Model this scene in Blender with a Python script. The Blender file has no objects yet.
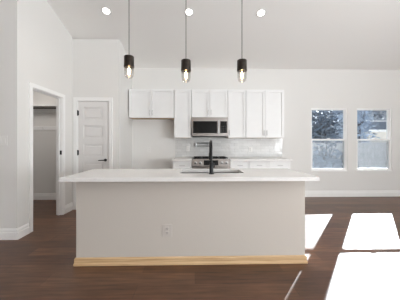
import bpy, bmesh, math, random
from mathutils import Vector, Matrix
random.seed(7)
S = bpy.context.scene
C = S.collection

# ------------------------------------------------------------------ camera
cd = bpy.data.cameras.new('camera'); cam = bpy.data.objects.new('camera', cd); C.objects.link(cam)
cd.sensor_width = 36; cd.lens = 36*225/400; cd.shift_y = -0.0175; cd.clip_start = .05
cam.location = (0, 0, 1.24); cam.rotation_euler = (math.pi/2, 0, math.radians(-1.27))
S.camera = cam
# ------------------------------------------------------------------ sky, sun, added fill lamps
w = bpy.data.worlds.new('sky'); S.world = w; w.use_nodes = True
bg = w.node_tree.nodes['Background']; bg.inputs[0].default_value = (.80, .88, 1, 1); bg.inputs[1].default_value = .48
sd = bpy.data.lights.new('sun', 'SUN'); sun = bpy.data.objects.new('sun', sd); C.objects.link(sun)
sd.energy = 46; sd.angle = math.radians(.6); sd.color = (.97, .985, 1)
sun.location = (8, 10, 7)
sun.rotation_euler = Vector((-.803, -1, -.497)).to_track_quat('-Z', 'Y').to_euler()

def area(name, loc, direction, sx, sy, power, color):
    d = bpy.data.lights.new(name, 'AREA'); d.shape = 'RECTANGLE'; d.size = sx; d.size_y = sy
    d.energy = power; d.color = color
    o = bpy.data.objects.new(name, d); C.objects.link(o); o.location = loc
    o.rotation_euler = Vector(direction).to_track_quat('-Z', 'Y').to_euler()
    return o
# added area lamps standing in for sky beyond unseen openings behind and right
area('sky_fill_rear', (3.65, -4.3, 1.3), (-.15, 1, .8), 2.8, 2.3, 135, (.93, .97, 1))
area('sky_fill_right', (5.6, -1.7, 1.45), (-1, .2, 1.1), 3.0, 2.0, 530, (.93, .97, 1))
S.view_settings.view_transform = 'Standard'; S.view_settings.look = 'None'
S.view_settings.gamma = 1; S.view_settings.use_curve_mapping = False
S.view_settings.exposure = -0.16
S.cycles.use_denoising = True
S.cycles.max_bounces = 12; S.cycles.diffuse_bounces = 8; S.cycles.transparent_max_bounces = 16

# ------------------------------------------------------------------ materials
def mat(name, col, rough=.5, metal=0, spec=.5, noise=0, nscale=8, bump=0, coat=0):
    m = bpy.data.materials.new(name); m.use_nodes = True; nt = m.node_tree; b = nt.nodes['Principled BSDF']
    b.inputs['Base Color'].default_value = (*col, 1); b.inputs['Roughness'].default_value = rough
    b.inputs['Metallic'].default_value = metal; b.inputs['Specular IOR Level'].default_value = spec
    b.inputs['Coat Weight'].default_value = coat
    if noise or bump:
        tc = nt.nodes.new('ShaderNodeTexCoord'); n = nt.nodes.new('ShaderNodeTexNoise')
        n.inputs['Scale'].default_value = nscale; n.inputs['Detail'].default_value = 4
        nt.links.new(tc.outputs['Object'], n.inputs['Vector'])
        if noise:
            r = nt.nodes.new('ShaderNodeValToRGB')
            r.color_ramp.elements[0].position = .3; r.color_ramp.elements[1].position = .7
            r.color_ramp.elements[0].color = (*[c*(1-noise) for c in col], 1)
            r.color_ramp.elements[1].color = (*[min(1, c*(1+noise)) for c in col], 1)
            nt.links.new(n.outputs['Fac'], r.inputs[0]); nt.links.new(r.outputs[0], b.inputs['Base Color'])
        if bump:
            bp = nt.nodes.new('ShaderNodeBump'); bp.inputs['Strength'].default_value = bump
            bp.inputs['Distance'].default_value = .002
            nt.links.new(n.outputs['Fac'], bp.inputs['Height']); nt.links.new(bp.outputs[0], b.inputs['Normal'])
    return m

def emit(name, col, s):
    m = bpy.data.materials.new(name); m.use_nodes = True; b = m.node_tree.nodes['Principled BSDF']
    b.inputs['Base Color'].default_value = (*col, 1)
    b.inputs['Emission Color'].default_value = (*col, 1); b.inputs['Emission Strength'].default_value = s
    return m

def clear(name, tint, rough=.02, refl=1.0):
    """thin clear glass: light passes straight, with a Fresnel reflection"""
    m = bpy.data.materials.new(name); m.use_nodes = True; nt = m.node_tree
    nt.nodes.remove(nt.nodes['Principled BSDF']); out = nt.nodes['Material Output']
    t = nt.nodes.new('ShaderNodeBsdfTransparent'); t.inputs[0].default_value = (*tint, 1)
    g = nt.nodes.new('ShaderNodeBsdfGlossy'); g.inputs['Roughness'].default_value = rough
    f = nt.nodes.new('ShaderNodeFresnel'); f.inputs[0].default_value = 1.45
    mul = nt.nodes.new('ShaderNodeMath'); mul.operation = 'MULTIPLY'; mul.inputs[1].default_value = refl
    x = nt.nodes.new('ShaderNodeMixShader')
    nt.links.new(f.outputs[0], mul.inputs[0]); nt.links.new(mul.outputs[0], x.inputs[0])
    nt.links.new(t.outputs[0], x.inputs[1]); nt.links.new(g.outputs[0], x.inputs[2])
    nt.links.new(x.outputs[0], out.inputs[0])
    return m

M = {}
M['wall'] = mat('wall_paint', (.765, .755, .735), .75, spec=.25, bump=.15, nscale=60)
M['ceil'] = mat('ceiling_paint', (.88, .87, .85), .85, spec=.2, bump=.2, nscale=50)
M['trim'] = mat('trim_paint', (.87, .865, .855), .4, noise=.01)
M['door'] = mat('door_paint', (.76, .745, .73), .42, noise=.01)
M['cab'] = mat('cabinet_paint', (.83, .83, .825), .38, noise=.01)
M['island'] = mat('island_paint', (.545, .505, .46), .6, spec=.3, bump=.2, nscale=40)
M['quartz'] = mat('quartz', (.76, .745, .73), .25, noise=.02, nscale=30)
M['raw'] = mat('raw_board', (.50, .36, .24), .7, noise=.1)
M['steel'] = mat('stainless', (.33, .305, .29), .3, 1, noise=.04, nscale=5)
M['sink'] = mat('sink_steel', (.30, .29, .28), .35, 1, noise=.04)
M['chrome'] = mat('chrome', (.34, .34, .34), .28, 1)
M['nickel'] = mat('nickel', (.45, .45, .45), .3, 1)
M['black'] = mat('black_metal', (.008, .008, .009), .35, spec=.3, noise=.05)
M['bglass'] = mat('black_glass', (.006, .006, .006), .08, spec=.25)
M['bronze'] = mat('dark_bronze', (.045, .036, .03), .35, .8, noise=.2, nscale=40)
M['plastic'] = mat('white_plastic', (.80, .79, .77), .35)
M['gplastic'] = mat('grey_plastic', (.42, .39, .37), .4)
M['tan'] = mat('greige_plastic', (.53, .49, .455), .45)
M['slot'] = mat('slot_dark', (.03, .03, .03), .6)
M['glass'] = clear('window_glass', (.93, .96, .98), refl=.6)
M['lamp_glass'] = clear('lamp_glass', (.95, .93, .91), refl=.5)
M['bulb_glass'] = clear('bulb_glass', (1, .93, .82))
M['filament'] = emit('filament', (1, .78, .5), 20)
M['led'] = emit('led', (1, .96, .9), 9)
M['fence'] = mat('fence_wood', (.66, .65, .64), .8, noise=.25, nscale=6)
M['bark'] = mat('bark', (.10, .085, .08), .9, noise=.3, nscale=12)
M['leaf_a'] = mat('leaf_blue', (.13, .165, .21), .6, noise=.45, nscale=3)
M['leaf_b'] = mat('leaf_pale', (.34, .40, .48), .6, noise=.3, nscale=3)
M['siding'] = mat('siding', (.72, .68, .62), .8, noise=.04)
M['roof'] = mat('roof_shingle', (.30, .34, .40), .85, noise=.2, nscale=12)
M['soil'] = mat('soil', (.22, .20, .17), .95, noise=.3, nscale=2)

def pine():
    m = mat('pine', (.62, .43, .24), .55); nt = m.node_tree; b = nt.nodes['Principled BSDF']
    tc = nt.nodes.new('ShaderNodeTexCoord'); mp = nt.nodes.new('ShaderNodeMapping'); mp.inputs['Scale'].default_value = (1.5, 30, 40)
    n = nt.nodes.new('ShaderNodeTexNoise'); n.inputs['Scale'].default_value = 1.6; n.inputs['Detail'].default_value = 5
    r = nt.nodes.new('ShaderNodeValToRGB'); r.color_ramp.elements[0].position = .35; r.color_ramp.elements[1].position = .68
    r.color_ramp.elements[0].color = (.50, .32, .16, 1); r.color_ramp.elements[1].color = (.68, .48, .28, 1)
    nt.links.new(tc.outputs['Object'], mp.inputs[0]); nt.links.new(mp.outputs[0], n.inputs[0])
    nt.links.new(n.outputs[0], r.inputs[0]); nt.links.new(r.outputs[0], b.inputs['Base Color'])
    return m
M['pine'] = pine()

def planks():
    m = mat('plank_floor', (.1, .06, .04), .38, spec=.5); nt = m.node_tree; b = nt.nodes['Principled BSDF']; L = nt.links
    tc = nt.nodes.new('ShaderNodeTexCoord')
    br = nt.nodes.new('ShaderNodeTexBrick'); br.offset = .37; br.squash = 1
    br.inputs['Scale'].default_value = 1; br.inputs['Brick Width'].default_value = 1.35; br.inputs['Row Height'].default_value = .18
    br.inputs['Mortar Size'].default_value = .0016; br.inputs['Mortar Smooth'].default_value = .2
    br.inputs['Color1'].default_value = (.090, .040, .021, 1); br.inputs['Color2'].default_value = (.160, .078, .043, 1)
    br.inputs['Mortar'].default_value = (.04, .025, .018, 1)
    L.new(tc.outputs['Object'], br.inputs['Vector'])
    mp = nt.nodes.new('ShaderNodeMapping'); mp.inputs['Scale'].default_value = (1.1, 14, 1)
    n = nt.nodes.new('ShaderNodeTexNoise'); n.inputs['Scale'].default_value = 2.4; n.inputs['Detail'].default_value = 7; n.inputs['Roughness'].default_value = .6
    L.new(tc.outputs['Object'], mp.inputs[0]); L.new(mp.outputs[0], n.inputs[0])
    r = nt.nodes.new('ShaderNodeValToRGB'); r.color_ramp.elements[0].position = .3; r.color_ramp.elements[1].position = .72
    r.color_ramp.elements[0].color = (.50, .50, .50, 1); r.color_ramp.elements[1].color = (1.5, 1.45, 1.38, 1)
    L.new(n.outputs[0], r.inputs[0])
    mx = nt.nodes.new('ShaderNodeMix'); mx.data_type = 'RGBA'; mx.blend_type = 'MULTIPLY'; mx.inputs[0].default_value = 1
    L.new(br.outputs['Color'], mx.inputs[6]); L.new(r.outputs[0], mx.inputs[7]); L.new(mx.outputs[2], b.inputs['Base Color'])
    bp = nt.nodes.new('ShaderNodeBump'); bp.inputs['Strength'].default_value = .12; bp.inputs['Distance'].default_value = .002
    L.new(n.outputs[0], bp.inputs['Height']); L.new(bp.outputs[0], b.inputs['Normal'])
    return m
M['floor'] = planks()

def tile():
    m = mat('splash_tile', (.6, .6, .6), .12); nt = m.node_tree; b = nt.nodes['Principled BSDF']; L = nt.links
    tc = nt.nodes.new('ShaderNodeTexCoord'); sx = nt.nodes.new('ShaderNodeSeparateXYZ'); cx = nt.nodes.new('ShaderNodeCombineXYZ')
    L.new(tc.outputs['Object'], sx.inputs[0]); L.new(sx.outputs['X'], cx.inputs['X']); L.new(sx.outputs['Z'], cx.inputs['Y'])
    br = nt.nodes.new('ShaderNodeTexBrick'); br.inputs['Scale'].default_value = 1
    br.inputs['Brick Width'].default_value = .20; br.inputs['Row Height'].default_value = .065
    br.inputs['Mortar Size'].default_value = .0022; br.inputs['Mortar Smooth'].default_value = .1
    br.inputs['Color1'].default_value = (.62, .62, .61, 1); br.inputs['Color2'].default_value = (.70, .70, .69, 1)
    br.inputs['Mortar'].default_value = (.50, .50, .50, 1)
    L.new(cx.outputs[0], br.inputs['Vector']); L.new(br.outputs['Color'], b.inputs['Base Color'])
    n = nt.nodes.new('ShaderNodeTexNoise'); n.inputs['Scale'].default_value = 9
    L.new(tc.outputs['Object'], n.inputs[0])
    bp = nt.nodes.new('ShaderNodeBump'); bp.inputs['Strength'].default_value = .22; bp.inputs['Distance'].default_value = .02
    L.new(n.outputs[0], bp.inputs['Height'])
    bp2 = nt.nodes.new('ShaderNodeBump'); bp2.inputs['Strength'].default_value = .5; bp2.inputs['Distance'].default_value = .002; bp2.invert = True
    L.new(br.outputs['Fac'], bp2.inputs['Height']); L.new(bp.outputs[0], bp2.inputs['Normal']); L.new(bp2.outputs[0], b.inputs['Normal'])
    return m
M['tile'] = tile()

def mesh_screen():
    """insect screen: fine woven mesh, about half open"""
    m = bpy.data.materials.new('insect_mesh'); m.use_nodes = True; nt = m.node_tree
    nt.nodes.remove(nt.nodes['Principled BSDF']); out = nt.nodes['Material Output']
    t = nt.nodes.new('ShaderNodeBsdfTransparent'); d = nt.nodes.new('ShaderNodeBsdfDiffuse'); d.inputs[0].default_value = (.32, .33, .35, 1)
    tr = nt.nodes.new('ShaderNodeBsdfTranslucent'); tr.inputs[0].default_value = (.32, .33, .35, 1)
    a = nt.nodes.new('ShaderNodeMixShader'); a.inputs[0].default_value = .04
    x = nt.nodes.new('ShaderNodeMixShader'); x.inputs[0].default_value = .33
    nt.links.new(d.outputs[0], a.inputs[1]); nt.links.new(tr.outputs[0], a.inputs[2])
    nt.links.new(t.outputs[0], x.inputs[1]); nt.links.new(a.outputs[0], x.inputs[2]); nt.links.new(x.outputs[0], out.inputs[0])
    return m
M['screen'] = mesh_screen()

# ------------------------------------------------------------------ mesh helpers
class MB:
    def __init__(s): s.b = bmesh.new()
    def box(s, x0, x1, y0, y1, z0, z1, bev=0, seg=2):
        r = bmesh.ops.create_cube(s.b, size=1)
        bmesh.ops.scale(s.b, vec=(x1-x0, y1-y0, z1-z0), verts=r['verts'])
        bmesh.ops.translate(s.b, vec=((x0+x1)/2, (y0+y1)/2, (z0+z1)/2), verts=r['verts'])
        if bev:
            e = list({e for v in r['verts'] for e in v.link_edges})
            bmesh.ops.bevel(s.b, geom=e, offset=bev, segments=seg, affect='EDGES', profile=.5)
        return s
    def lathe(s, prof, c=(0, 0, 0), axis='Z', n=24, cap=True):
        """prof: list of (radius, height)"""
        rings = []
        for r, h in prof:
            ring = []
            for k in range(n):
                a = 2*math.pi*k/n; p, q = r*math.cos(a), r*math.sin(a)
                v = {'Z': (p, q, h), 'Y': (p, h, -q), 'X': (h, p, q)}[axis]
                ring.append(s.b.verts.new((c[0]+v[0], c[1]+v[1], c[2]+v[2])))
            rings.append(ring)
        for a, b in zip(rings, rings[1:]):
            for k in range(n): s.b.faces.new((a[k], a[(k+1) % n], b[(k+1) % n], b[k]))
        if cap: s.b.faces.new(rings[0][::-1]); s.b.faces.new(rings[-1])
        return s
    def tube(s, pts, rad, n=12):
        pts = [Vector(p) for p in pts]; rr = rad if isinstance(rad, (list, tuple)) else [rad]*len(pts)
        d0 = (pts[1]-pts[0]).normalized(); up = Vector((0, 0, 1)) if abs(d0.z) < .9 else Vector((1, 0, 0))
        u = d0.cross(up).normalized(); rings = []
        for i, p in enumerate(pts):
            d = (pts[min(i+1, len(pts)-1)]-pts[max(i-1, 0)]).normalized()
            u = (u-d*u.dot(d)).normalized(); v = d.cross(u)
            rings.append([s.b.verts.new(p+(u*math.cos(2*math.pi*k/n)+v*math.sin(2*math.pi*k/n))*rr[i]) for k in range(n)])
        for a, b in zip(rings, rings[1:]):
            for k in range(n): s.b.faces.new((a[k], a[(k+1) % n], b[(k+1) % n], b[k]))
        s.b.faces.new(rings[0][::-1]); s.b.faces.new(rings[-1])
        return s
    def prism(s, poly, f, a, b):
        """poly: 2D points, f(p, q, t) -> 3D; extruded from t=a to t=b"""
        A = [s.b.verts.new(f(p, q, a)) for p, q in poly]; B = [s.b.verts.new(f(p, q, b)) for p, q in poly]
        n = len(poly); s.b.faces.new(A[::-1]); s.b.faces.new(B)
        for k in range(n): s.b.faces.new((A[k], A[(k+1) % n], B[(k+1) % n], B[k]))
        return s
    def slab(s, ps, qs, holes, f, t0, t1):
        """grid slab with rectangular holes; holes = set of (i, j) cells left open"""
        V = {}
        def v(i, j, t):
            if (i, j, t) not in V: V[i, j, t] = s.b.verts.new(f(ps[i], qs[j], t))
            return V[i, j, t]
        cells = {(i, j) for i in range(len(ps)-1) for j in range(len(qs)-1)}-set(holes)
        for i, j in cells:
            s.b.faces.new((v(i, j, t1), v(i+1, j, t1), v(i+1, j+1, t1), v(i, j+1, t1)))
            s.b.faces.new((v(i, j+1, t0), v(i+1, j+1, t0), v(i+1, j, t0), v(i, j, t0)))
            for (di, dj), (p, q) in {(0, -1): ((i, j), (i+1, j)), (1, 0): ((i+1, j), (i+1, j+1)), (0, 1): ((i+1, j+1), (i, j+1)), (-1, 0): ((i, j+1), (i, j))}.items():
                if (i+di, j+dj) not in cells:
                    s.b.faces.new((v(*p, t0), v(*q, t0), v(*q, t1), v(*p, t1)))
        return s
    def build(s, name, m, parent=None, smooth=False, origin=None):
        bmesh.ops.recalc_face_normals(s.b, faces=s.b.faces)
        me = bpy.data.meshes.new(name)
        if parent is not None:
            bmesh.ops.translate(s.b, vec=-wloc(parent), verts=s.b.verts)
        elif origin is not None:
            bmesh.ops.translate(s.b, vec=-Vector(origin), verts=s.b.verts)
        s.b.to_mesh(me); s.b.free()
        me.materials.append(M[m] if isinstance(m, str) else m)
        if smooth:
            for p in me.polygons: p.use_smooth = True
            try: me.set_sharp_from_angle(angle=math.radians(40))
            except Exception: pass
        o = bpy.data.objects.new(name, me); C.objects.link(o)
        if parent is not None: o.parent = parent
        elif origin is not None: o.location = origin
        return o
def wloc(o):
    v = Vector((0, 0, 0))
    while o is not None: v = v+o.location; o = o.parent
    return v
def thing(name, label, cat, loc, group=None):
    o = bpy.data.objects.new(name, None); C.objects.link(o); o.location = loc; o.empty_display_size = .1
    o['label'] = label; o['category'] = cat
    if group: o['group'] = group
    return o
def tag(o, label, cat, group=None, kind=None):
    o['label'] = label; o['category'] = cat
    if group: o['group'] = group
    if kind: o['kind'] = kind
    return o
def struct(o, label=None, cat=None):
    o['kind'] = 'structure'
    if label: o['label'] = label
    if cat: o['category'] = cat
    return o
def holder(name, loc):
    o = bpy.data.objects.new(name, None); C.objects.link(o); o.location = loc; return o
XZ = lambda p, q, t: (p, t, q)
YZ = lambda p, q, t: (t, p, q)
XY = lambda p, q, t: (p, q, t)

# ------------------------------------------------------------------ the room
YB = 5.13; XL = -2.29; XR = 5.3; YN = 2.95; YP = 4.25; XP = -1.42; YR = -4.0; XF = -5.2
RIDGE = .5
def zc(y): return 2.94+.316*(YB-y) if y > RIDGE else 2.94+.316*(YB-RIDGE)-.316*(RIDGE-y)
struct(MB().box(XF-.2, XR+.2, YR-.2, YB+.15, -.12, 0).build('floor', 'floor'), 'dark brown wood plank floor with bright window light on its right', 'floor')
ce = MB(); TH = .15
ce.prism([(YR-.15, zc(YR-.15)), (RIDGE, zc(RIDGE)), (YB+.15, zc(YB+.15)), (YB+.15, zc(YB+.15)+TH), (RIDGE, zc(RIDGE)+TH), (YR-.15, zc(YR-.15)+TH)],
         YZ, XF-.15, XR+.15)
struct(ce.build('ceiling', 'ceil'), 'vaulted off white ceiling rising toward the viewer', 'ceiling')
# back wall with its two window openings
WZ0, WZ1 = .585, 2.05
wins = [(2.675, 3.525), (3.745, 4.575)]
ps = [-2.29, wins[0][0], wins[0][1], wins[1][0], wins[1][1], XR+.15]; qs = [0, WZ0, WZ1, zc(YB)]
struct(MB().slab(ps, qs, {(1, 1), (3, 1)}, XZ, YB, YB+.15).build('wall_back', 'wall'), 'off white back wall of the kitchen with two windows', 'wall')
# left wall with the open closet doorway
TL = .09
DY0, DY1, DZ = 3.205, 3.945, 2.03
mb = MB()
def top(y): return zc(y)
mb.prism([(YN, 0), (DY0, 0), (DY0, DZ), (DY1, DZ), (DY1, 0), (YP, 0), (YP, top(YP)), (YN, top(YN))], YZ, XL-TL, XL)
struct(mb.build('wall_left', 'wall'), 'tall white wall on the left with an open closet doorway', 'wall')
struct(MB().box(XF, XL-TL, YN, YN+.12, 0, zc(YN+.12)).build('wall_near', 'wall'), 'shaded wall at the far left with a light switch', 'wall')
# pantry box: front wall with door opening, return wall facing the fridge alcove
PX0, PX1, PZ = -2.205, -1.60, 2.035
mb = MB(); mb.slab([XL-.12, PX0, PX1, XP], [0, PZ, zc(YP+.12)], {(1, 0)}, XZ, YP, YP+.12)
struct(mb.build('wall_pantry', 'wall'), 'wall holding the closed panel door left of the cabinets', 'wall')
mb = MB(); mb.prism([(YP+.12, 0), (YB, 0), (YB, zc(YB)), (YP+.12, zc(YP+.12))], YZ, XP-.12, XP)
struct(mb.build('wall_alcove', 'wall'), 'narrow side wall beside the refrigerator alcove', 'wall')
# closet shell
mb = MB(); mb.box(XF, XL-.12, 5.0, 5.12, 0, 2.44); mb.box(XF, XF+.1, YN+.12, 5.0, 0, 2.44); mb.box(XL-.12, XL-.02, YP+.12, 5.12, 0, 2.44)
struct(mb.build('wall_closet', 'wall'), 'closet walls seen through the open doorway', 'wall')
struct(MB().box(XF, XL-.12, YN+.12, 5.12, 2.44, 2.5).build('ceiling_closet', 'ceil'), 'low closet ceiling', 'ceiling')
# outer walls, behind and beside the camera; both openings added for the fill lamps
mb = MB(); mb.slab([XF-.15, 2.2, 5.1, XR+.15], [0, .02, 2.5, zc(YR)], {(1, 1)}, XZ, YR-.15, YR)
struct(mb.build('wall_rear', 'wall'), 'wall behind the viewer with a wide opening added for fill light', 'wall')
mb = MB()
mb.slab([YR, -3.3, -.1, YB], [0, .4, 2.5, 2.94], {(1, 1)}, YZ, XR, XR+.15)
mb.prism([(YR, 2.94), (YB, 2.94), (RIDGE, zc(RIDGE))], YZ, XR, XR+.15)
struct(mb.build('wall_right', 'wall'), 'right outer wall', 'wall')
mb = MB(); mb.prism([(YR, 0), (YB+.15, 0), (YB+.15, zc(YB+.15)), (RIDGE, zc(RIDGE)), (YR, zc(YR))], YZ, XF-.15, XF)
struct(mb.build('wall_far', 'wall'), 'far left outer wall', 'wall')

# baseboards: stepped profile (distance from the wall, height)
BP = [(0, 0), (.020, 0), (.020, .088), (.012, .094), (.012, .118), (.005, .136), (0, .14)]
def board(name, axis, fixed, sign, a, b, label, miter=None):
    f = (lambda p, q, t: (t, fixed+sign*p, q)) if axis == 'x' else (lambda p, q, t: (fixed+sign*p, t, q))
    struct(MB().prism(BP, f, a, b).build(name, 'trim'), label, 'baseboard')
board('baseboard_near', 'x', YN, -1, XF, XL, 'white stepped baseboard under the light switch wall')
board('baseboard_left', 'y', XL, 1, YN-.018, DY0-.06, 'short white baseboard in front of the closet doorway')
board('baseboard_corner', 'y', XL, 1, DY1+.06, YP, 'short white baseboard between doorway and panel door')
board('baseboard_pantry', 'x', YP, -1, PX1+.06, XP, 'short white baseboard right of the panel door')
board('baseboard_alcove', 'y', XP, 1, YP-.018, YB, 'white baseboard on the alcove side wall')
board('baseboard_back', 'x', YB, -1, 1.93, XR, 'white baseboard under the two windows')
board('baseboard_fridge', 'x', YB, -1, XP+.018, -.446, 'white baseboard at the back of the refrigerator alcove')
board('baseboard_closet', 'x', 5.0, -1, XF+.1, XL-.12, 'white baseboard on the back wall of the closet')
board('baseboard_right', 'y', XR, -1, YR, YB-.018, 'white baseboard along the right wall')

# ------------------------------------------------------------------ windows
def window(name, x0, x1, label):
    W = holder(name, ((x0+x1)/2, YB+.09, WZ0)); struct(W, label, 'window')
    y0, y1 = YB+.02, YB+.10; f = .026; zm = 1.315
    MB().slab([x0, x0+f, x1-f, x1], [WZ0, WZ0+f, WZ1-f, WZ1], {(1, 1)}, XZ, y0, y1).build('window_frame', 'trim', W)
    a, b = x0+f, x1-f
    for part, z0, z1, yy, r in (('upper_sash', zm-.02, WZ1-f, y0+.042, .016), ('lower_sash', WZ0+f, zm+.02, y0+.008, .018)):
        s_ = MB().slab([a, a+r, b-r, b], [z0, z0+.035, z1-(.035 if part == 'lower_sash' else .016), z1], {(1, 1)}, XZ, yy, yy+.028).build(part, 'trim', W)
        MB().box(a+r-.004, b-r+.004, yy+.012, yy+.016, z0+.03, z1-.012).build('glass_pane', 'glass', s_)
    sc = MB().slab([a, a+.012, b-.012, b], [WZ0+f, WZ0+f+.012, zm-.012, zm], {(1, 1)}, XZ, y1-.008, y1).build('screen_frame', 'gplastic', W)
    MB().box(a+.01, b-.01, y1-.005, y1-.0045, WZ0+f+.01, zm-.01).build('insect_screen', 'screen', sc)
    MB().box((a+b)/2-.03, (a+b)/2+.03, y0-.002, y0+.03, zm+.02, zm+.032, .004).build('sash_lock', 'trim', W)
    # drywall-wrapped opening with a thin sill board
    MB().box(x0-.0, x1+.0, YB-.012, y0, WZ0-.0, WZ0+.012, .003).build('window_sill', 'trim', W)
window('window_1', *wins[0], 'left one of the two double hung windows in the back wall')
window('window_2', *wins[1], 'right one of the two double hung windows in the back wall')

# ------------------------------------------------------------------ doorway to the closet
D1 = holder('door_1', (XL, (DY0+DY1)/2, 0)); struct(D1, 'open closet doorway with white casing in the left wall', 'doorway')
def casing_y(y0, y1, z1, x, sgn, wd=.058, th=.016):
    return MB().prism([(y0-wd, 0), (y0, 0), (y0, z1), (y1, z1), (y1, 0), (y1+wd, 0), (y1+wd, z1+wd), (y0-wd, z1+wd)], YZ, x, x+sgn*th)
casing_y(DY0+.008, DY1-.008, DZ-.008, XL, 1).build('door_casing', 'trim', D1)
casing_y(DY0+.008, DY1-.008, DZ-.008, XL-TL, -1).build('door_casing', 'trim', D1)
j = MB(); j.prism([(DY0, 0), (DY0+.018, 0), (DY0+.018, DZ-.018), (DY1-.018, DZ-.018), (DY1-.018, 0), (DY1, 0), (DY1, DZ), (DY0, DZ)], YZ, XL-TL, XL)
j = j.build('door_jamb', 'trim', D1)
MB().prism([(DY0+.018, 0), (DY0+.03, 0), (DY0+.03, DZ-.03), (DY1-.03, DZ-.03), (DY1-.03, 0), (DY1-.018, 0), (DY1-.018, DZ-.018), (DY0+.018, DZ-.018)], YZ, XL-.066, XL-.038).build('door_stop', 'trim', D1)
tmp = MB().box(XL-.036, XL-.004, DY1-.0205, DY1-.0175, 1.04, 1.11, .001).build('strike_plate', 'black', D1)
tmp['label'] = 'small black strike plate on the far jamb'

# ------------------------------------------------------------------ pantry door
D2 = holder('door_2', ((PX0+PX1)/2, YP, 0)); struct(D2, 'closed white five panel door with black lever handle', 'door')
wd = .056
MB().prism([(PX0-wd, 0), (PX0+.006, 0), (PX0+.006, PZ-.006), (PX1-.006, PZ-.006), (PX1-.006, 0), (PX1+wd, 0), (PX1+wd, PZ+wd), (PX0-wd, PZ+wd)], XZ, YP-.016, YP).build('door_casing', 'trim', D2)
MB().prism([(PX0, 0), (PX0+.016, 0), (PX0+.016, PZ-.016), (PX1-.016, PZ-.016), (PX1-.016, 0), (PX1, 0), (PX1, PZ), (PX0, PZ)], XZ, YP, YP+.12).build('door_jamb', 'trim', D2)
a, b = PX0+.019, PX1-.019; y0 = YP+.012; z0, z1 = .012, PZ-.019
st = .10; rail = .102; hgt = .244; bot = z1-z0-5*(rail+hgt)
qs = [z0, z0+bot]; zz = z0+bot
for k in range(5):
    zz += hgt; qs.append(zz)
    zz += rail; qs.append(min(zz, z1))
qs[-1] = z1
holes = {(1, 1+2*k) for k in range(5)}
sl = MB(); sl.slab([a, a+st, b-st, b], qs, holes, XZ, y0, y0+.035)
for k in range(5):
    zl, zh = qs[1+2*k], qs[2+2*k]
    sl.box(a+st-.001, b-st+.001, y0+.018, y0+.028, zl-.001, zh+.001)
    # raised field with sloped edge
    sl.box(a+st+.035, b-st-.035, y0+.006, y0+.019, zl+.035, zh-.035, .010, 1)
sl = sl.build('door_leaf', 'door', D2)
for z in (.24, 1.06, 1.80):
    h = MB(); h.lathe([(.008, -.05), (.008, .05)], (a-.003, YP-.004, z), n=10); h.box(a-.014, a+.012, YP+.004, YP+.0125, z-.045, z+.045)
    h.build('hinge', 'black', D2)['label'] = 'black door hinge'
hx = b-.06
h = MB(); h.lathe([(.001, 0), (.026, 0), (.026, .01), (.022, .012)][::-1] if False else [(.026, 0), (.026, -.008), (.02, -.012)], (hx, y0, .92), 'Y', 20)
h.lathe([(.010, -.01), (.010, -.05)], (hx, y0, .92), 'Y', 12)
h.tube([(hx, y0-.048, .92), (hx-.04, y0-.05, .92), (hx-.115, y0-.046, .917)], [.010, .009, .008], 10)
h.build('door_handle', 'black', D2, smooth=True)['label'] = 'black lever handle'

# ------------------------------------------------------------------ closet shelves
s_ = thing('closet_shelf', 'upper white closet shelf with dark hanging rod seen through the doorway', 'shelf', (-3.7, 4.85, 2.0))
MB().box(XF+.1, XL-.14, 4.68, 5.0, 2.0, 2.02, .002).build('shelf_board', 'cab', s_)
MB().tube([(XF+.1, 4.74, 1.965), (XL-.14, 4.74, 1.965)], .016, 12).build('hanging_rod', 'bronze', s_)
MB().box(XF+.1, XL-.14, 4.982, 5.0, 1.91, 2.0, .002).build('cleat', 'cab', s_)
for x in (-3.62,):
    MB().prism([(4.7, 1.999), (5.0, 1.999), (5.0, 1.72), (4.985, 1.72), (4.975, 1.93), (4.72, 1.975)], YZ, x-.01, x+.01).build('shelf_bracket', 'cab', s_)
s_ = thing('closet_lamp', 'round flush lamp on the closet ceiling', 'ceiling light', (-3.3, 4.1, 2.44))
MB().lathe([(.15, 0), (.15, -.02), (.13, -.03)], (-3.3, 4.1, 2.44), n=32).build('base', 'plastic', s_)
MB().lathe([(.13, -.03), (.12, -.06), (.07, -.085), (.01, -.09)], (-3.3, 4.1, 2.44), n=32).build('diffuser', 'led', s_, smooth=True)
l = bpy.data.lights.new('closet_bulb', 'POINT'); l.energy = 8; l.color = (1, .95, .92); l.shadow_soft_size = .1
lo = bpy.data.objects.new('closet_bulb', l); C.objects.link(lo); lo.parent = s_; lo.location = (0, 0, -.2)
s_ = holder('trim_1', (-3.7, 4.99, 1.55)); struct(s_, 'white board fixed across the closet wall below the shelf', 'trim')
MB().box(XF+.1, XL-.14, 4.975, 4.9995, 1.52, 1.60, .003).build('board', 'cab', s_)
for x in (-3.95, -3.62, -3.3):
    MB().tube([(x, 4.977, 1.56), (x, 4.955, 1.555), (x, 4.945, 1.575)], .004, 8).build('hook', 'nickel', s_)

# ------------------------------------------------------------------ cabinets
def shaker(x0, x1, z0, z1, y, th=.02, fr=.05):
    """door or drawer front whose face is at y - th"""
    m = MB().slab([x0, x0+fr, x1-fr, x1], [z0, z0+fr, z1-fr, z1], {(1, 1)}, XZ, y-th, y)
    m.box(x0+fr-.001, x1-fr+.001, y-th+.016, y-.001, z0+fr-.001, z1-fr+.001)
    return m
def pull(x, z, y, parent, vert=True, L=.11):
    m = MB(); h = L/2
    if vert:
        m.tube([(x, y-.028, z-h), (x, y-.028, z+h)], .005, 8)
        for k in (-1, 1): m.tube([(x, y, z+k*(h-.018)), (x, y-.028, z+k*(h-.018))], .004, 8)
    else:
        m.tube([(x-h, y-.028, z), (x+h, y-.028, z)], .005, 8)
        for k in (-1, 1): m.tube([(x+k*(h-.018), y, z), (x+k*(h-.018), y-.028, z)], .004, 8)
    o = m.build('handle', 'nickel', parent, smooth=True); return o
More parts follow.
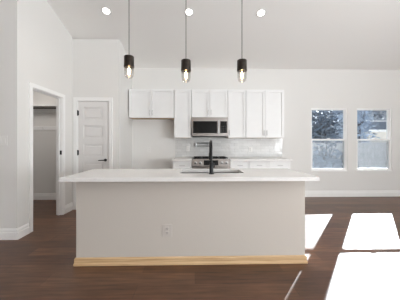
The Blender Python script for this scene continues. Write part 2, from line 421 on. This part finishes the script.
YU = 4.80; TOPZ = 2.385
def upper(x0, x1, z0, doors, handles, label, y=YU):
    t = thing('wall_cabinet', label, 'cabinet', ((x0+x1)/2, (y+YB)/2, z0), 'white wall cabinets above the back counter')
    g = .002
    MB().box(x0+g, x1-g, y, YB-.001, z0, TOPZ, .001, 1).build('body', 'cab', t)
    MB().box(x0+.012, x1-.012, y+.02, YB-.02, z0-.0025, z0).build('underside', 'raw', t)
    w_ = (x1-x0-.004)/doors
    for k in range(doors):
        a = x0+g+k*w_+.0025; b = x0+g+(k+1)*w_-.0025
        d = shaker(a, b, z0+.002, TOPZ-.012, y).build('door', 'cab', t)
        if handles[k]:
            hx = a+.028 if handles[k] == 'l' else b-.028
            pull(hx, z0+.105, y-.02, d)
    return t
upper(-1.398, -.446, 1.775, 2, 'rl', 'short two door white wall cabinet above the empty refrigerator space')
upper(-.444, -.076, 1.352, 1, [None], 'tall narrow white wall cabinet left of the microwave')
upper(-.074, .700, 1.785, 2, 'rl', 'short two door white wall cabinet directly above the microwave')
upper(.702, 1.086, 1.352, 1, 'l', 'tall narrow white wall cabinet right of the microwave')
upper(1.088, 1.915, 1.352, 2, 'rl', 'tall two door white wall cabinet at the right end of the row')

YC = 4.52
def base(x0, x1, doors, label):
    t = thing('base_cabinet', label, 'cabinet', ((x0+x1)/2, (YC+YB)/2, 0), 'white base cabinets under the back counter')
    MB().box(x0+.001, x1-.001, YC, YB-.001, .10, .872).build('body', 'cab', t)
    MB().box(x0+.001, x1-.001, YC+.07, YB-.02, 0, .10).build('toe_kick', 'cab', t)
    w_ = (x1-x0)/doors
    dr = shaker(x0+.003, x1-.003, .715, .866, YC, fr=.035).build('drawer', 'cab', t); pull((x0+x1)/2, .79, YC-.02, dr, False)
    for k in range(doors):
        a, b = x0+k*w_+.003, x0+(k+1)*w_-.003
        d = shaker(a, b, .11, .705, YC).build('door', 'cab', t)
        pull(b-.028 if (doors == 2 and k == 0) else a+.028, .62, YC-.02, d)
base(-.444, -.068, 1, 'narrow white base cabinet left of the range')
base(.708, 1.09, 1, 'narrow white base cabinet right of the range')
base(1.09, 1.49, 1, 'white base cabinet in the middle of the right counter run')
base(1.49, 1.93, 1, 'white base cabinet at the right end of the back counter')
tag(MB().box(-.458, -.066, 4.475, YB-.001, .8725, .912, .003).build('back_countertop', 'quartz'), 'short white back countertop left of the range', 'countertop', 'white back countertops')
tag(MB().box(.706, 1.955, 4.475, YB-.001, .8725, .912, .003).build('back_countertop', 'quartz'), 'long white back countertop right of the range', 'countertop', 'white back countertops')
struct(MB().slab([-.446, -.07, .704, 2.0], [.913, 1.35, 1.37], {(0, 1), (2, 1)}, XZ, YB-.009, YB).build('backsplash', 'tile'), 'glossy light grey tile backsplash between counter and wall cabinets', 'backsplash')

# ------------------------------------------------------------------ microwave
t = thing('microwave', 'stainless over the range microwave with black glass door', 'microwave', (.313, 4.9, 1.37))
x0, x1, mz0, mz1, my = -.063, .689, 1.372, 1.783, 4.72
MB().box(x0, x1, my+.03, YB-.01, mz0+.012, mz1-.002, .004).build('body', 'steel', t)
MB().box(x0+.02, x1-.02, my+.05, YB-.03, mz0, mz0+.011).build('vent_underside', 'slot', t)
d = MB().slab([x0, x0+.022, x0+.53, x0+.575], [mz0+.014, mz0+.075, mz1-.085, mz1-.002], {(1, 1)}, XZ, my, my+.03).build('door', 'steel', t)
MB().box(x0+.02, x0+.532, my+.004, my+.024, mz0+.073, mz1-.083).build('door_glass', 'bglass', d)
hm = MB().tube([(x0+.556, my-.03, mz0+.06), (x0+.556, my-.03, mz1-.07)], .011, 12)
for z in (mz0+.08, mz1-.09): hm.tube([(x0+.556, my-.03, z), (x0+.556, my+.002, z)], .008, 8)
hm.build('handle', 'nickel', d, smooth=True)
p = MB().slab([x0+.577, x0+.592, x1-.016, x1], [mz0+.014, mz0+.075, mz1-.085, mz1-.002], {(1, 1)}, XZ, my, my+.03).build('control_panel', 'steel', t)
MB().box(x0+.591, x1-.015, my+.003, my+.024, mz0+.073, mz1-.083).build('control_glass', 'bglass', p)
for r in range(4):
    for c in range(3):
        MB().box(x0+.61+.042*c, x0+.635+.042*c, my+.002, my+.004, mz0+.095+.036*r, mz0+.112+.036*r).build('button', 'slot', p)

# ------------------------------------------------------------------ range
t = thing('range', 'stainless slide in range with front knobs below the microwave', 'stove', (.32, 4.8, 0))
x0, x1 = -.060, .700; ry = 4.50
MB().box(x0, x1, ry+.03, YB-.02, .05, .90).build('body', 'steel', t)
MB().box(x0-.002, x1+.002, ry+.05, YB-.012, .90, .918, .004).build('cooktop', 'bglass', t)
cp = MB().prism([(ry-.026, .785), (ry+.05, .785), (ry+.05, .919), (ry+.012, .919)], YZ, x0, x1).build('control_panel', 'steel', t)
def onp(z): return ry-.03+.042*(z-.77)/.149
kz = .842
MB().prism([(onp(.795)-.003, .795), (onp(.895)-.003, .895), (onp(.895)+.01, .895), (onp(.795)+.01, .795)], YZ, x0+.235, x1-.235).build('display', 'bglass', cp)
for x in (x0+.07, x0+.165, x1-.165, x1-.07):
    k = MB().lathe([(.030, 0), (.030, -.006), (.021, -.008), (.019, -.034), (.016, -.037)], (x, onp(kz), kz), 'Y', 20).build('knob', 'nickel', cp, smooth=True)
    MB().lathe([(.012, -.0372), (.012, -.039)], (x, onp(kz), kz), 'Y', 16).build('knob_cap', 'slot', k)
od = MB().box(x0+.004, x1-.004, ry-.02, ry+.03, .21, .755, .005).build('oven_door', 'steel', t)
MB().box(x0+.09, x1-.09, ry-.023, ry-.018, .30, .62, .002).build('oven_window', 'bglass', od)
hm = MB().tube([(x0+.04, ry-.065, .715), (x1-.04, ry-.065, .715)], .012, 12)
for x in (x0+.07, x1-.07): hm.tube([(x, ry-.065, .715), (x, ry-.018, .715)], .008, 8)
hm.build('handle', 'nickel', od, smooth=True)
MB().box(x0+.004, x1-.004, ry-.018, ry+.03, .06, .20, .004).build('warming_drawer', 'steel', t)
for k in range(2):
    g = MB(); gx0 = x0+.03+k*.355; gx1 = gx0+.345
    for yy in (ry+.10, ry+.30, ry+.50): g.box(gx0, gx1, yy, yy+.012, .930, .944)
    for xx in (gx0, (gx0+gx1)/2, gx1-.012): g.box(xx, xx+.012, ry+.10, ry+.512, .930, .944)
    for xx in (gx0, gx1-.012):
        for yy in (ry+.10, ry+.50): g.box(xx, xx+.012, yy, yy+.012, .917, .931)
    g.build('grate', 'black', t)

# ------------------------------------------------------------------ pot filler on the backsplash
pz = 1.205
t = thing('pot_filler', 'folded silver pot filler tap on the tiles above the range', 'tap', (.015, YB-.01, pz))
m = MB(); m.lathe([(.032, 0), (.032, -.008), (.014, -.014), (.014, -.06)], (.015, YB-.0095, pz), 'Y', 20); m.lathe([(.016, -.05), (.016, .045)], (.015, YB-.075, pz), 'Z', 16)
m.build('wall_mount', 'chrome', t, smooth=True)
MB().tube([(.0, YB-.075, pz+.035), (.33, YB-.085, pz+.035)], .012, 12).build('arm', 'chrome', t, smooth=True)
m = MB(); m.lathe([(.016, -.05), (.016, .05)], (.33, YB-.085, pz), 'Z', 16)
m.tube([(.33, YB-.11, pz-.032), (.05, YB-.14, pz-.032)], .012, 12)
m.build('arm', 'chrome', t, smooth=True)
m = MB(); m.tube([(.33, YB-.085, pz-.03), (.335, YB-.13, pz-.035), (.335, YB-.14, pz-.06), (.335, YB-.14, pz-.10)], .012, 12)
m.build('spout', 'chrome', t, smooth=True)
MB().tube([(.015, YB-.075, pz+.03), (-.03, YB-.10, pz+.03)], .007, 8).build('lever', 'chrome', t, smooth=True)

# ------------------------------------------------------------------ outlets and switches
def plate(name, label, cat, loc, facing, w_, h_, n, kind, m_='plastic', group=None):
    """facing '-y': plate on a wall seen from -y"""
    t = thing(name, label, cat, loc, group) if label else holder(name, loc)
    x, y, z = loc
    MB().box(x-w_/2, x+w_/2, y-.006, y, z-h_/2, z+h_/2, .002).build('cover_plate', m_, t)
    for k in range(n):
        cx = x+(k-(n-1)/2)*.046
        if kind == 'outlet':
            for dz in (-.021, .021):
                s = MB().box(cx-.017, cx+.017, y-.009, y-.005, z+dz-.016, z+dz+.016, .002).build('socket', m_, t)
                q = MB()
                for dx in (-.006, .006): q.box(cx+dx-.0012, cx+dx+.0012, y-.0093, y-.0088, z+dz-.003, z+dz+.008)
                q.lathe([(.0025, -.0088), (.0025, -.0093)], (cx, y, z+dz-.009), 'Y', 8)
                q.build('slot', 'slot', s)
        else:
            MB().box(cx-.016, cx+.016, y-.010, y-.005, z-.032, z+.032, .002).build('rocker', m_, t)
    return t
plate('wall_outlet', 'white outlet on the grey tiles left of the range', 'outlet', (-.16, YB-.0095, 1.11), '-y', .075, .12, 1, 'outlet', group='outlets on the tile backsplash')
plate('wall_outlet', 'white outlet on the grey tiles right of the range', 'outlet', (1.27, YB-.0095, 1.09), '-y', .075, .12, 1, 'outlet', group='outlets on the tile backsplash')
plate('wall_outlet', 'white outlet low on the wall of the empty refrigerator space', 'outlet', (-1.04, YB-.0005, 1.09), '-y', .075, .12, 1, 'outlet')
plate('light_switch', 'light switch plate on the shaded wall at far left', 'switch', (-2.47, YN-.0005, 1.27), '-y', .12, .125, 2, 'switch', 'plastic')

# ------------------------------------------------------------------ island
IX0, IX1, IY0, IY1 = -1.205, 1.14, 2.31, 2.83
t = thing('kitchen_island', 'greige kitchen island body with raw pine base trim', 'kitchen island', (0, 2.57, 0))
mb = MB()
mb.slab([IX0, -.19, .56, IX1], [IY0, 2.40, 2.81, IY1], {(1, 1)}, XY, .0, .8775)
mb.build('body', 'island', t)
for k in range(4):
    a = IX0+.02+k*(IX1-IX0-.04)/4; b = a+(IX1-IX0-.04)/4
    d = MB().slab([a+.003, a+.06, b-.06, b-.003], [.11, .165, .80, .86], {(1, 1)}, XZ, IY1, IY1+.02)
    d.box(a+.059, b-.059, IY1+.001, IY1+.011, .164, .801)
    d.build('door', 'island', t)
# pine base: tall board with a rounded shoe, wrapped round the front and both ends
e = .022
PR = [(0, 0), (.020, 0), (.020, .018), (.014, .03), (.014, .066), (.008, .076), (0, .078)]
m = MB()
def ring(off_z):
    p, q = off_z
    return [(IX0-p, IY1, q), (IX0-p, IY0-p, q), (IX1+p, IY0-p, q), (IX1+p, IY1, q)]
rows = [[m.b.verts.new(v) for v in ring(pq)] for pq in PR]
for k in range(len(PR)):
    A, B = rows[k], rows[(k+1) % len(PR)]
    for i in range(3): m.b.faces.new((A[i], A[i+1], B[i+1], B[i]))
m.b.faces.new([r[0] for r in rows]); m.b.faces.new([r[3] for r in rows][::-1])
m.build('base_trim', 'pine', t)['label'] = 'unpainted pine base trim along the island foot'
# outlet in the island panel
ox, oz = -.285, .345
o = MB().box(ox-.05, ox+.05, IY0-.007, IY0, oz-.065, oz+.065, .002).build('outlet', 'tan', t); o['label'] = 'greige outlet in the island panel'
for dz in (-.022, .022):
    MB().box(ox-.02, ox+.02, IY0-.010, IY0-.006, oz+dz-.017, oz+dz+.017, .003).build('socket', 'tan', o)
for dz in (-.022, .022):
    q = MB()
    for dx in (-.007, .007): q.box(ox+dx-.0015, ox+dx+.0015, IY0-.0104, IY0-.0098, oz+dz-.003, oz+dz+.009)
    q.lathe([(.003, -.0098), (.003, -.0104)], (ox, IY0, oz+dz-.009), 'Y', 8)
    q.build('slot', 'slot', o)
# countertop with sink cutout
mb = MB().slab([-1.262, -.165, .535, 1.185], [2.115, 2.435, 2.775, 2.865], {(1, 1)}, XY, .878, .914)
ct = mb.build('island_countertop', 'quartz'); tag(ct, 'long white quartz countertop overhanging the island with a sink cutout', 'countertop')
bv = ct.modifiers.new('edge', 'BEVEL'); bv.width = .003; bv.segments = 2; bv.limit_method = 'ANGLE'
# sink
t = thing('sink', 'dark stainless sink set into the island countertop', 'sink', (.185, 2.605, .66))
mb = MB(); sx0, sx1, sy0, sy1, sz = -.168, .538, 2.432, 2.778, .665; th = .003
r0 = [(sx0, sy0), (sx1, sy0), (sx1, sy1), (sx0, sy1)]
def qd(i, z): return mb.b.verts.new((*r0[i], z))
mb.slab([sx0-th, sx0, sx1, sx1+th], [sy0-th, sy0, sy1, sy1+th], {(1, 1)}, XY, sz, .8775)
mb.box(sx0-th, sx1+th, sy0-th, sy1+th, sz-th, sz)
mb.build('basin', 'sink', t)
MB().lathe([(.045, 0), (.045, .003), (.03, .0035)], (.185, 2.66, sz), n=20).build('drain', 'chrome', t)
# faucet: black gooseneck, its spout reaching away from the viewer over the sink
fx, fy = .172, 2.365
t = thing('faucet', 'tall matte black faucet standing on the island beside the sink', 'faucet', (fx, fy, .914))
MB().lathe([(.028, 0), (.028, .006), (.021, .012), (.021, .115), (.016, .125)], (fx, fy, .9142), n=24).build('base', 'black', t, smooth=True)
pts = [(fx, fy, 1.03), (fx, fy, 1.175)]
R = .085
for k in range(0, 13):
    a = math.pi-math.pi*k/12; pts.append((fx, fy+R+R*math.cos(a), 1.175+R*math.sin(a)))
pts.append((fx, fy+2*R, 1.12))
MB().tube(pts, .0125, 14).build('spout', 'black', t, smooth=True)
MB().lathe([(.014, 0), (.017, -.01), (.017, -.075), (.013, -.08)], (fx, fy+2*R, 1.13), n=16).build('spray_head', 'black', t, smooth=True)
MB().tube([(fx, fy, .985), (fx+.03, fy+.005, .985), (fx+.034, fy+.012, 1.03)], [.012, .009, .005], 10).build('lever', 'black', t, smooth=True)

# ------------------------------------------------------------------ pendants
def pendant(x, y, zt, label):
    t = thing('pendant_lamp', label, 'pendant lamp', (x, y, zt), 'pendant lamps over the island')
    zc_ = zc(y)
    MB().lathe([(.06, -.001), (.06, -.02), (.045, -.035), (.008, -.04)], (x, y, zc_+.012), n=24).build('canopy', 'bronze', t, smooth=True)
    MB().tube([(x, y, zt), (x, y, zc_-.02)], .0035, 8).build('cord', 'bronze', t)
    MB().lathe([(.010, .012), (.050, .006), (.054, 0), (.054, -.098), (.056, -.100), (.056, -.114), (.030, -.115)], (x, y, zt), n=28).build('socket', 'bronze', t, smooth=True)
    g = MB().lathe([(.051, -.113), (.051, -.18), (.047, -.21), (.036, -.230)], (x, y, zt), n=28, cap=False).build('glass_shade', 'lamp_glass', t, smooth=True)
    b = MB().lathe([(.013, -.113), (.014, -.13), (.022, -.15), (.024, -.175), (.018, -.200), (.004, -.212)], (x, y, zt), n=20).build('bulb', 'bulb_glass', t, smooth=True)
    f = MB()
    for k in range(4):
        a = k*math.pi/2+.4; c, s = math.cos(a), math.sin(a)
        f.tube([(x+.004*c, y+.004*s, zt-.122), (x+.013*c, y+.013*s, zt-.155), (x+.007*c, y+.007*s, zt-.195)], .0032, 6)
    f.build('filament', 'filament', b)
    return t
pendant(-.728, 2.5, 2.19, 'leftmost dark cylinder pendant lamp hanging in front of the alcove wall edge')
pendant(-.10, 2.5, 2.152, 'middle dark cylinder pendant lamp hanging lowest above the island')
pendant(.524, 2.5, 2.158, 'rightmost dark cylinder pendant lamp over the island right half')

# ------------------------------------------------------------------ recessed ceiling lights
slope = math.atan(.316)
def can(x, label, y=3.70):
    z = zc(y); t = thing('recessed_light', label, 'ceiling light', (x, y, z), 'recessed ceiling lights')
    t.rotation_euler = (-slope, 0, 0)
    def put(mb_, name, m_):
        o = mb_.build(name, m_, smooth=True); o.parent = t; return o
    put(MB().lathe([(.055, -.0015), (.078, -.0045), (.085, -.001), (.085, .004), (.055, .004)], n=32, cap=False), 'trim_ring', 'plastic')
    put(MB().lathe([(.056, -.003), (.056, .003)], n=32), 'lens', 'led')
    l = bpy.data.lights.new('downlight', 'SPOT'); l.energy = 16; l.spot_size = math.radians(120); l.spot_blend = .8; l.shadow_soft_size = .05; l.color = (1, .93, .84)
    lo = bpy.data.objects.new('downlight', l); C.objects.link(lo); lo.parent = t; lo.location = (0, 0, -.02)
can(-1.447, 'leftmost round recessed light, above the panel door')
can(-.10, 'middle round recessed light, behind the central pendant cord')
can(1.092, 'rightmost round recessed light, right of the pendants')

# ------------------------------------------------------------------ outside
struct(MB().box(-8, 40, YB+.16, 45, -.5, -.3).build('ground', 'soil'), 'bare garden ground outside', 'ground')
t = thing('garden_fence', 'weathered grey board fence outside the windows', 'fence', (8, 9.2, -.3))
m = MB()
x = 2.5
while x < 13:
    h_ = 1.25+random.uniform(-.01, .01); m.box(x, x+.135, 9.2, 9.22, -.3, h_); x += .142
m.build('fence_boards', 'fence', t)
m = MB()
for z in (0.0, .95): m.box(2.5, 13, 9.22, 9.26, z, z+.09)
m.build('fence_rails', 'fence', t)
for x in (3.3, 5.7, 8.1, 10.5):
    MB().box(x, x+.09, 9.22, 9.31, -.3, 1.3).build('fence_post', 'fence', t)

def tree(x, y, h, r, leaf, n, label, g='trees beyond the fence', low=.9, kind=('garden_tree', 'tree')):
    t = thing(kind[0], label, kind[1], (x, y, -.3), g)
    m = MB(); m.tube([(x, y, -.3), (x+.05, y, h*.35), (x-.04, y+.03, h*.8)], [.11, .07, .025], 10)
    for k in range(9):
        a = random.uniform(0, 6.28); z = random.uniform(low, h*.75); q = r*random.uniform(.6, .95)
        m.tube([(x, y, z), (x+q*.5*math.cos(a), y+q*.5*math.sin(a), z+.25), (x+q*math.cos(a), y+q*math.sin(a), z+.7)], [.028, .018, .007], 6)
    m.build('trunk', 'bark', t)
    m = MB(); cl = []
    for k in range(26):
        a = random.uniform(0, 6.28); q = r*math.sqrt(random.random()); z = random.uniform(low, h)
        q *= math.sqrt(max(.1, 1-((z-(low+h)/2)/((h-low)/2+.2))**2))
        cl.append((x+q*math.cos(a), y+q*math.sin(a), z))
    for k in range(n):
        c = random.choice(cl); d = Vector((random.gauss(0, .26), random.gauss(0, .26), random.gauss(0, .22)))
        p = Vector(c)+d; s = random.uniform(.07, .15)
        u = Vector((random.gauss(0, 1), random.gauss(0, 1), random.gauss(0, 1))).normalized(); v = u.orthogonal().normalized()
        m.b.faces.new([m.b.verts.new(p+u*s), m.b.verts.new(p+v*s*.5), m.b.verts.new(p-u*s), m.b.verts.new(p-v*s*.5)])
    m.build('foliage', leaf, t)
tree(5.95, 10.4, 2.7, .33, 'leaf_a', 1100, 'dark bushy tree close beyond the fence in the left window')
tree(7.5, 12.9, 3.5, 1.2, 'leaf_b', 2300, 'pale grey tree filling the middle of the left window')
tree(9.3, 18.0, 4.7, 1.2, 'leaf_a', 2600, 'tall dark tree farthest back in the left window')
tree(7.75, 10.45, 2.9, .4, 'leaf_b', 800, 'pale grey tree at the left edge of the right window', low=1.0)
tree(12.95, 18.2, 4.9, 1.25, 'leaf_b', 2400, 'pale tree rising behind the shed roof in the right window', low=1.5)
tree(16.7, 19.2, 5.1, 1.25, 'leaf_a', 2400, 'dark blue green tree at the right of the right window', low=1.5)
tree(4.62, 7.9, .95, .42, 'leaf_a', 900, 'low dark shrub in front of the fence in the left window', g=None, low=-.1, kind=('garden_shrub', 'shrub'))
t = thing('garden_shed', 'small pale shed with light roof beyond the fence in the right window', 'shed', (11.3, 14, -.3))
MB().box(10.2, 12.4, 13, 15, -.3, 1.97).build('wall', 'siding', t)
m = MB(); m.prism([(12.75, 1.93), (12.75, 2.0), (14, 2.62), (15.25, 2.0), (15.25, 1.93), (14, 2.55)], YZ, 10.0, 12.6); m.build('roof', 'roof', t)
for x in (10.2, 12.38): MB().prism([(13.0, 1.965), (15.0, 1.965), (14, 2.52)], YZ, x, x+.02).build('gable', 'siding', t)
MB().box(10.0, 12.6, 12.72, 12.75, 1.88, 2.01).build('fascia', 'trim', t)
MB().box(10.0, 12.6, 13.93, 14.07, 2.58, 2.66).build('ridge_cap', 'trim', t)
